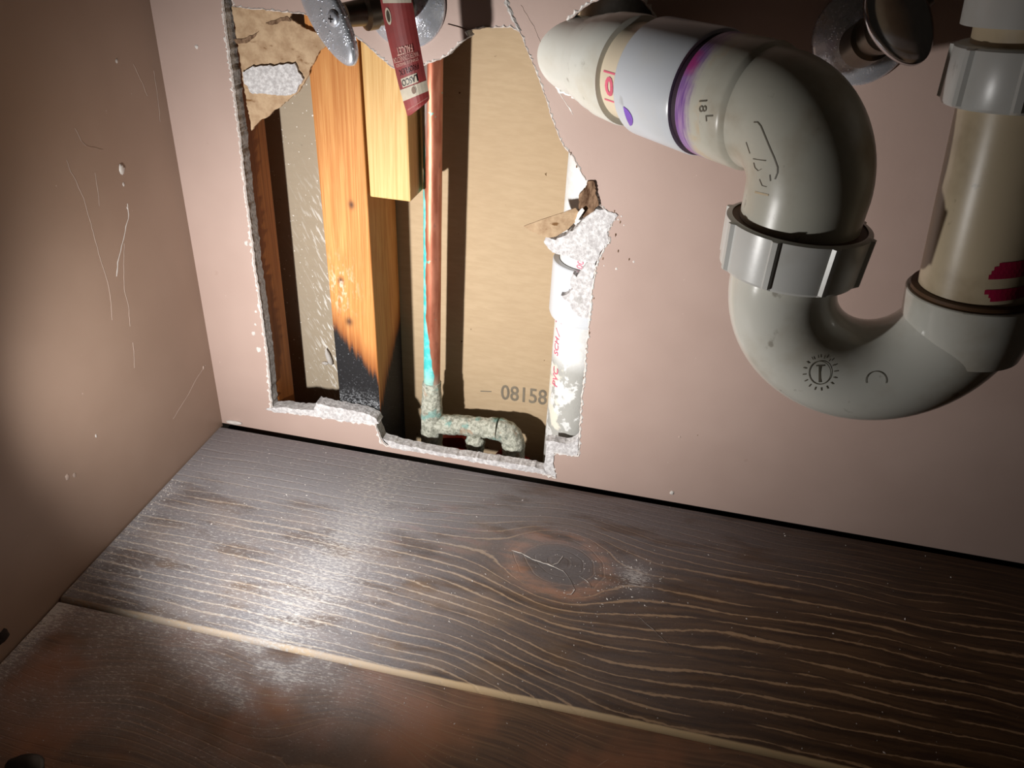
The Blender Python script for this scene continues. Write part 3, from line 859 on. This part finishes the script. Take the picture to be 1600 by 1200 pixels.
# marks on the trap
print_at('pipe_print', '0', 952, 137, W0, DU, .0325, .0165, 1.571, PINKINK, trap, .04)
P = hit_cyl(952, 137, W0, DU, .0325); k0 = W0+DU*((P-W0).dot(DU))
fn = on_cyl(k0, DU, P-k0, .0325, .01, .0003, 0)
stroke_on('pipe_print', [(-.95, -.7), (-.95, .7)], .12, fn, PINKINK, trap)
stroke_on('pipe_print', [(.95, -.7), (.95, .7)], .12, fn, PINKINK, trap)
P = hit_cyl(990, 190, W0, DU, .0388); k0 = W0+DU*((P-W0).dot(DU))
fn = on_cyl(k0, DU, P-k0, .0388, .01, .0004, 0)
def patch(name, poly, fn, mat, parent):
    tr = tessellate_polygon([[Vector((a, b, 0)) for a, b in poly]])
    return obj(name, [fn(a, b) for a, b in poly], [tuple(t) for t in tr], mat, parent)
VV = []; FF = []
for q in range(13):
    a = -1.0 + q*.13; top = -.62 + .85*math.sin(min(1, q/12)*math.pi)**.6*(1-.45*q/12)
    for h in range(7): VV.append(fn(a, -.66 + (top+.66)*h/6))
for q in range(12):
    for h in range(6): FF.append((q*7+h, q*7+h+1, q*7+h+8, q*7+h+7))
part_label(obj('primer_smear', VV, FF, PURPLE_S, trap), 'purple primer smear on the white coupling')
print_at('mould_mark', '18', 1098, 164, W0, DU, .0377, .0085, .25, EMB, trap, .0)
print_at('mould_mark', 'L', 1108, 184, W0, DU, .0377, .0085, .25, EMB, trap, .0)
print_at('mould_mark', 'T', 925, 112, W0, DU, .0362, .008, .3, EMB, trap, .0)
# oval mould mark on the elbow: mapped on the torus surface by casting view rays at the elbow mesh
bpy.context.view_layer.update()
def caster(o, off=.0003):
    def fn(px, py):
        ok, loc, nrm, idx = o.ray_cast(CAM, ray(px, py).normalized())
        return loc + nrm*off if ok else CAM + ray(px, py)*.45
    return fn
from mathutils import kdtree
fe = caster(elbow)
stroke_on('mould_mark', [(1178,191),(1184,191),(1189,197),(1196,214),(1203,231),(1210,247),(1215,261),(1215,270),(1211,280)], 2.0, fe, EMB, trap)
stroke_on('mould_mark', [(1177,248),(1197,251)], 1.6, fe, EMB, trap)
stroke_on('mould_mark', [(1178,254),(1180,262),(1185,267),(1190,264)], 1.1, fe, EMB, trap)
stroke_on('mould_mark', [(1166,222),(1172,240)], .9, fe, EMB, trap)
stroke_on('mould_mark', [(1203,273),(1204,283)], 1.6, fe, EMB, trap)
stroke_on('mould_mark', [(1187,280),(1191,290),(1198,292)], 1.0, fe, EMB, trap)
part_label(stroke_on('yellow_stain', [(1180,300),(1192,303),(1201,305)], 3.0, fe, PVC_T, trap), 'yellow stain')
jo = [o for o in trap.children if o.name == 'trap_bend'][0]
fj = caster(jo)
def circ(cx, cy, rx_, ry_, n=28, a0=0.0, a1=2*math.pi): return [(cx+rx_*math.cos(a0+(a1-a0)*i/n), cy+ry_*math.sin(a0+(a1-a0)*i/n)) for i in range(n+ (0 if a1-a0 > 6.2 else 1))]
part_label(stroke_on('mould_mark', circ(1281, 582, 17, 18), 1.3, fj, EMB, trap, True), 'round moulded emblem')
stroke_on('mould_mark', [(1281,570),(1281,597)], 4.0, fj, EMB, trap)
stroke_on('mould_mark', [(1275,571),(1287,571)], 2.0, fj, EMB, trap)
for i in range(16):
    a = .3 + i*2*math.pi/16
    stroke_on('mould_mark', [(1281+22*math.cos(a), 582+23*math.sin(a)), (1281+27*math.cos(a), 582+28*math.sin(a))], 1.6, fj, EMB, trap)
stroke_on('mould_mark', circ(1369, 594, 16, 14, 20, math.pi*.9, math.pi*2.1), 1.3, fj, EMB, trap)
ta = (rz(.5)-rz(.3))
for a, b, rows in ((1590, 420, [(-.9,.30),(-1.1,.1),(-1.2,-.12),(-1.3,-.34)]), (1586, 460, [(-1.5,.28),(-1.3,.08),(-1.2,-.14)])):
    P = hit_cyl(a, b, rz(.3), ta, .0308); kk = rz(.3) + ta.normalized()*((P-rz(.3)).dot(ta.normalized()))
    fn = on_cyl(kk, ta, P-kk, .0308, .0105, .0004, .10)
    for x_, y_ in rows:
        stroke_on('pipe_print', [(x_+q*.25, y_) for q in range(12)], .26, fn, REDINK, trap)

# ================================================================== VALVES
def escutcheon(parent, c, r, mat):
    c = Vector(c); d = Vector((0, -1, 0))
    return sweep('escutcheon', [(c+d*t, rr) for t, rr in [(.0,r),(.0018,r),(.0032,r*.975),(.0040,r*.93),(.0075,r*.80),(.0105,r*.62),(.0125,r*.44),(.0130,r*.34)]], mat, parent, 72, sharp=50)
def oval_handle(parent, c, axis, long_dir, hl, hw, th, mat):
    axis = axis.normalized(); L = (long_dir-axis*long_dir.dot(axis)).normalized(); Wd = axis.cross(L)
    V = []; F = []; n = 56
    rings = [(0, .80, .80), (th*.15, .95, .93), (th*.45, 1.0, 1.0), (th*.80, .985, .97), (th*.95, .93, .90), (th*1.05, .78, .72), (th*1.10, .5, .45), (th*1.11, .2, .18)]
    for h, a, b in rings:
        for k in range(n):
            t = 2*math.pi*k/n
            V.append(c + axis*h + L*hl*a*math.cos(t) + Wd*hw*b*math.sin(t)*(1-.12*math.cos(t)))
    m = len(rings)
    for i in range(m-1):
        for k in range(n): F.append((i*n+k, i*n+(k+1) % n, (i+1)*n+(k+1) % n, (i+1)*n+k))
    F.append(tuple(range(n))); F.append(tuple(range((m-1)*n, m*n)))
    return obj('handle', V, F, mat, parent, True, 60)
def screw(handle, c, axis):
    s = sweep('screw', [(c+axis*t, r) for t, r in [(-.001,.0052),(.0006,.0052),(.0016,.0044),(.0022,.0028),(.0023,.0012)]], CHROME, handle, 28, sharp=60)
    L = Vector((0, 0, 1)); Wd = axis.cross(L).normalized()
    V = []; F = []
    for (a, b) in ((L, Wd), (Wd, L)):
        i0 = len(V)
        for s1, s2 in ((-1, -1), (1, -1), (1, 1), (-1, 1)): V.append(c + axis*.0025 + a*s1*.0024 + b*s2*.0005)
        F.append((i0, i0+1, i0+2, i0+3))
    obj('screw_slot', V, F, TXT_K, handle)
    return s

v1 = empty('angle_stop_valve', U(634, 8, 0))
tag(v1, 'chrome shut-off valve with oval handle and round plate, red tag hanging on it', 'valve')
c1 = U(634, 6, -.0005)
escutcheon(v1, c1, .0315, CHROME)
ax1 = Vector((-.50, -.86, -.05)).normalized()
sweep('supply_stub', [(c1+Vector((0, -t, 0)), .0085) for t in (0, .02, .034)], STEEL, v1, 32)
b0 = c1 + Vector((0, -.026, -.0005))
hc = U(521, 26, -.062)
ax1 = (hc-b0).normalized()
sweep('valve_body', [(b0+ax1*t, r) for t, r in [(-.012,.010),(-.010,.0125),(.006,.0125),(.008,.0105),(.016,.0105),(.017,.0125),(.024,.0125),(.026,.009),(.040,.008)]], BRASS, v1, 40, sharp=35)
sweep('compression_nut', [(c1+Vector((0, -.0145-t, 0)), r) for t, r in [(0,.0115),(.001,.0128),(.011,.0128),(.012,.0115)]], STEEL, v1, 6, smooth=False)
sweep('outlet', [(b0+Vector((0, 0, t)), r) for t, r in [(0,.0085),(.016,.0085),(.017,.0105),(.030,.0105),(.031,.006),(.12,.006)]], BRASS, v1, 32, sharp=35)
nface = Vector((-.42, -.87, -.05)).normalized()
ld = UP*-.93 + RT*.36
hd = part_label(oval_handle(v1, hc, nface, ld, .0362, .0165, .0085, CHROME), 'oval chrome handle beaded with water drops')
fh = caster(hd, .0002); bpy.context.view_layer.update()
sc_p = fh(521, 29)
screw(hd, sc_p, nface)
# water drops
k = 0; rr = random.Random(3)
for _ in range(70):
    a, b = rr.uniform(492, 562), rr.uniform(-2, 78)
    ok, loc, nrm, idx = hd.ray_cast(CAM, ray(a, b).normalized())
    if not ok or (a-521)**2+(b-29)**2 < 160: continue
    if abs(a-(515+b*.3)) < 12: continue
    s = rr.uniform(.0005, .0011)
    rotm = Vector((0, 0, 1)).rotation_difference(nrm).to_matrix()
    blob('water_drop', loc, s, s, s*.45, CHROME, hd, 0, .15, 1, rot=rotm)

# hanging red tag
LT = [(588,-40),(594,0),(603,50),(615,100),(622,130),(628,152),(634,172),(637,184)]
RT_ = [(640,-40),(644,0),(651,42),(659,86),(664,113),(669,138),(671,150),(671,157)]
def tagdepth(t): return -.073 + .012*min(1, t*1.05)
def tagpt(u, t):
    f = t*(len(LT)-1); i = min(int(f), len(LT)-2); k = f-i
    a = Vector(LT[i]).lerp(Vector(LT[i+1]), k); b = Vector(RT_[i]).lerp(Vector(RT_[i+1]), k)
    q = a.lerp(b, u); return q
def tag3(u, t, off=0.0):
    q = tagpt(u, t); return U(q.x, q.y, tagdepth(t) - .004*math.sin(u*math.pi) + off)
tg = empty('hanging_tag', tag3(.5, 1.0))
tag(tg, 'red paper product tag with upside-down lettering hanging from the left valve', 'tag')
def tagsheet(name, t0, t1, mat, off0, off1, parent, nt=14, nu=8, round_=False, u0=0.0, u1=1.0):
    V = []; F = []
    for s in (off0, off1):
        for i in range(nt+1):
            t = t0+(t1-t0)*i/nt
            for j in range(nu+1):
                u = u0+(u1-u0)*j/nu
                if round_:
                    e = max(0, (t-(t1-.055))/.055); sh = .16*(1-math.sqrt(max(0, 1-e*e)))
                    u = .5+(u-.5)*(1-2*sh)
                V.append(tag3(u, t, s))
    m = (nt+1)*(nu+1)
    for i in range(nt):
        for j in range(nu):
            a = i*(nu+1)+j
            F.append((a, a+1, a+nu+2, a+nu+1)); F.append((a+m, a+m+1, a+m+nu+2, a+m+nu+1))
    bd = [j for j in range(nu+1)] + [(i+1)*(nu+1)+nu for i in range(nt)] + [nt*(nu+1)+j for j in range(nu-1, -1, -1)] + [i*(nu+1) for i in range(nt-1, 0, -1)]
    for i in range(len(bd)):
        a, b = bd[i], bd[(i+1) % len(bd)]; F.append((a, b, b+m, a+m))
    return obj(name, V, F, mat, parent)
def t_at(y): # parameter where the tag centre line reaches pixel row y
    return min((abs(tagpt(.5, k/400).y-y), k/400) for k in range(401))[1]
tagsheet('tag_sheet', 0, 1, RED, 0, .0006, tg, 40, 8, True)
part_label(tagsheet('cream_band', t_at(133), t_at(150), TAGW, -.0003, -.0001, tg, 4, 8), 'cream band with an oval hole')
part_label(tagsheet('cream_band', t_at(-40), t_at(5), TAGW, -.0003, -.0001, tg, 6, 8, u0=.07, u1=.97), 'cream strip at the top of the tag')
part_label(tagsheet('logo_box', t_at(117), t_at(131), TAGW, -.0003, -.0001, tg, 3, 6, u0=.12, u1=.70), 'white box with black letters')
def tagtext(s, yc, uc, su, st, mat, bold=0.0, off=-.0006):
    tc = t_at(yc)
    return text_on('lettering', s, lambda a, b: tag3(uc - a*su, tc + b*st, off), mat, tg, bold)
tagtext('LASCO', 124, .41, .185, .085, TXT_K, .01)
tagtext('PROFLEX', 108, .45, .165, .062, TXT_D, .015)
tagtext('STAINLESS BRAIDED', 97, .46, .088, .034, TXT_W)
tagtext('WATER CONNECTOR', 88.5, .46, .088, .034, TXT_W)
tagtext('FAUCET', 77, .47, .150, .052, TXT_W, .015)
tagtext('LASCOPRODUCTS.COM', 162, .50, .078, .036, TXT_W)
for uc, yc, ru, rt, mt in ((.47, 141, .10, .048, TAGW), (.47, 141, .075, .036, SEAL), (.16, 24, .085, .04, TAGW), (.16, 24, .055, .028, BRASS)):
    tc = t_at(yc)
    patch('tag_hole', [(ru*math.cos(i*math.pi/10), rt*math.sin(i*math.pi/10)) for i in range(20)], lambda a, b: tag3(uc+a, tc+b, -.0007 if mt in (SEAL, BRASS) else -.0005), mt, tg)

v2 = empty('angle_stop_valve', U(1346, 58, 0))
tag(v2, 'chrome shut-off valve in shadow behind the drain elbow', 'valve')
c2 = U(1346, 56, -.0005)
escutcheon(v2, c2, .0325, CHROME)
sweep('supply_stub', [(c2+Vector((0, -t, 0)), .0085) for t in (0, .02, .03)], STEEL, v2, 32)
b2 = c2 + Vector((0, -.026, 0)); h2 = U(1400, 36, -.060); ax2 = (h2-b2).normalized()
sweep('valve_body', [(b2+ax2*t, r) for t, r in [(-.014,.011),(-.012,.0145),(.006,.0145),(.008,.012),(.016,.012),(.017,.0135),(.024,.0135),(.026,.009),(.042,.008)]], BRASS, v2, 40, sharp=35)
sweep('compression_nut', [(c2+Vector((0, -.0145-t, 0)), r) for t, r in [(0,.0125),(.001,.0138),(.011,.0138),(.012,.0125)]], STEEL, v2, 6, smooth=False)
sweep('outlet', [(b2+Vector((t*.75, 0, t)), r) for t, r in [(0,.0095),(.016,.0095),(.017,.0115),(.032,.0115),(.033,.0065),(.14,.0065)]], BRASS, v2, 32, sharp=35)
oval_handle(v2, h2, ax2, RT*.5-UP*.86, .0290, .0190, .0085, STEEL)

# ================================================================== LOOSE BITS
V = []; F = []; rr = random.Random(11)
def crumb(p, s):
    i0 = len(V); a = rr.uniform(0, 6.28); e = rr.uniform(.5, 2.2)
    ca, sa = math.cos(a), math.sin(a)
    for dx, dy, dz in ((1, 0, 0), (-1, 0, 0), (0, 1, 0), (0, -1, 0), (0, 0, 1), (0, 0, -.1)):
        x_, y_ = dx*s*e, dy*s
        V.append(Vector((p.x + x_*ca-y_*sa, p.y + x_*sa+y_*ca, p.z + .1*s + dz*s*.6)))
    for t in ((0,2,4),(2,1,4),(1,3,4),(3,0,4),(2,0,5),(1,2,5),(3,1,5),(0,3,5)): F.append(tuple(i0+q for q in t))
for _ in range(1100):
    q = rr.random()
    if q < .45: px, py = rr.gauss(500, 150), rr.uniform(700, 1010)
    elif q < .62: px, py = rr.gauss(960, 45), rr.gauss(905, 25)
    else: px, py = rr.uniform(0, 1500), rr.uniform(720, 1190)
    p = UZ(px, py, 0)
    if p.y > -.007 or p.x < .004: continue
    if p.y < -.254: p = UZ(px, py, -.0022)
    if -.262 < p.y < -.254: continue
    crumb(p, rr.choice((.00022, .0003, .0003, .0004, .0005, .0008 if rr.random() < .25 else .0003)))
for _ in range(500):    # grit drifted against the left wall
    yy = rr.uniform(-.42, -.10); p = Vector((abs(rr.gauss(.004, .006))+.0025, yy, -.0022 if yy < -.2598 else 0))
    if -.262 < yy < -.254: continue
    crumb(p, rr.choice((.0003, .0004, .0006)))
cr = obj('plaster_crumbs', V, F, WHITEP); cr['kind'] = 'stuff'
tag(cr, 'scattered white plaster crumbs and grit on the floor boards', 'debris')
bc = blob('black_cap', UZ(40, 1206, -.0022)+Vector((0, 0, .004)), .013, .010, .005, BLACKM, None, 4, .2, 3)
tag(bc, 'small black rounded object at the bottom left corner of the floor', 'cap')
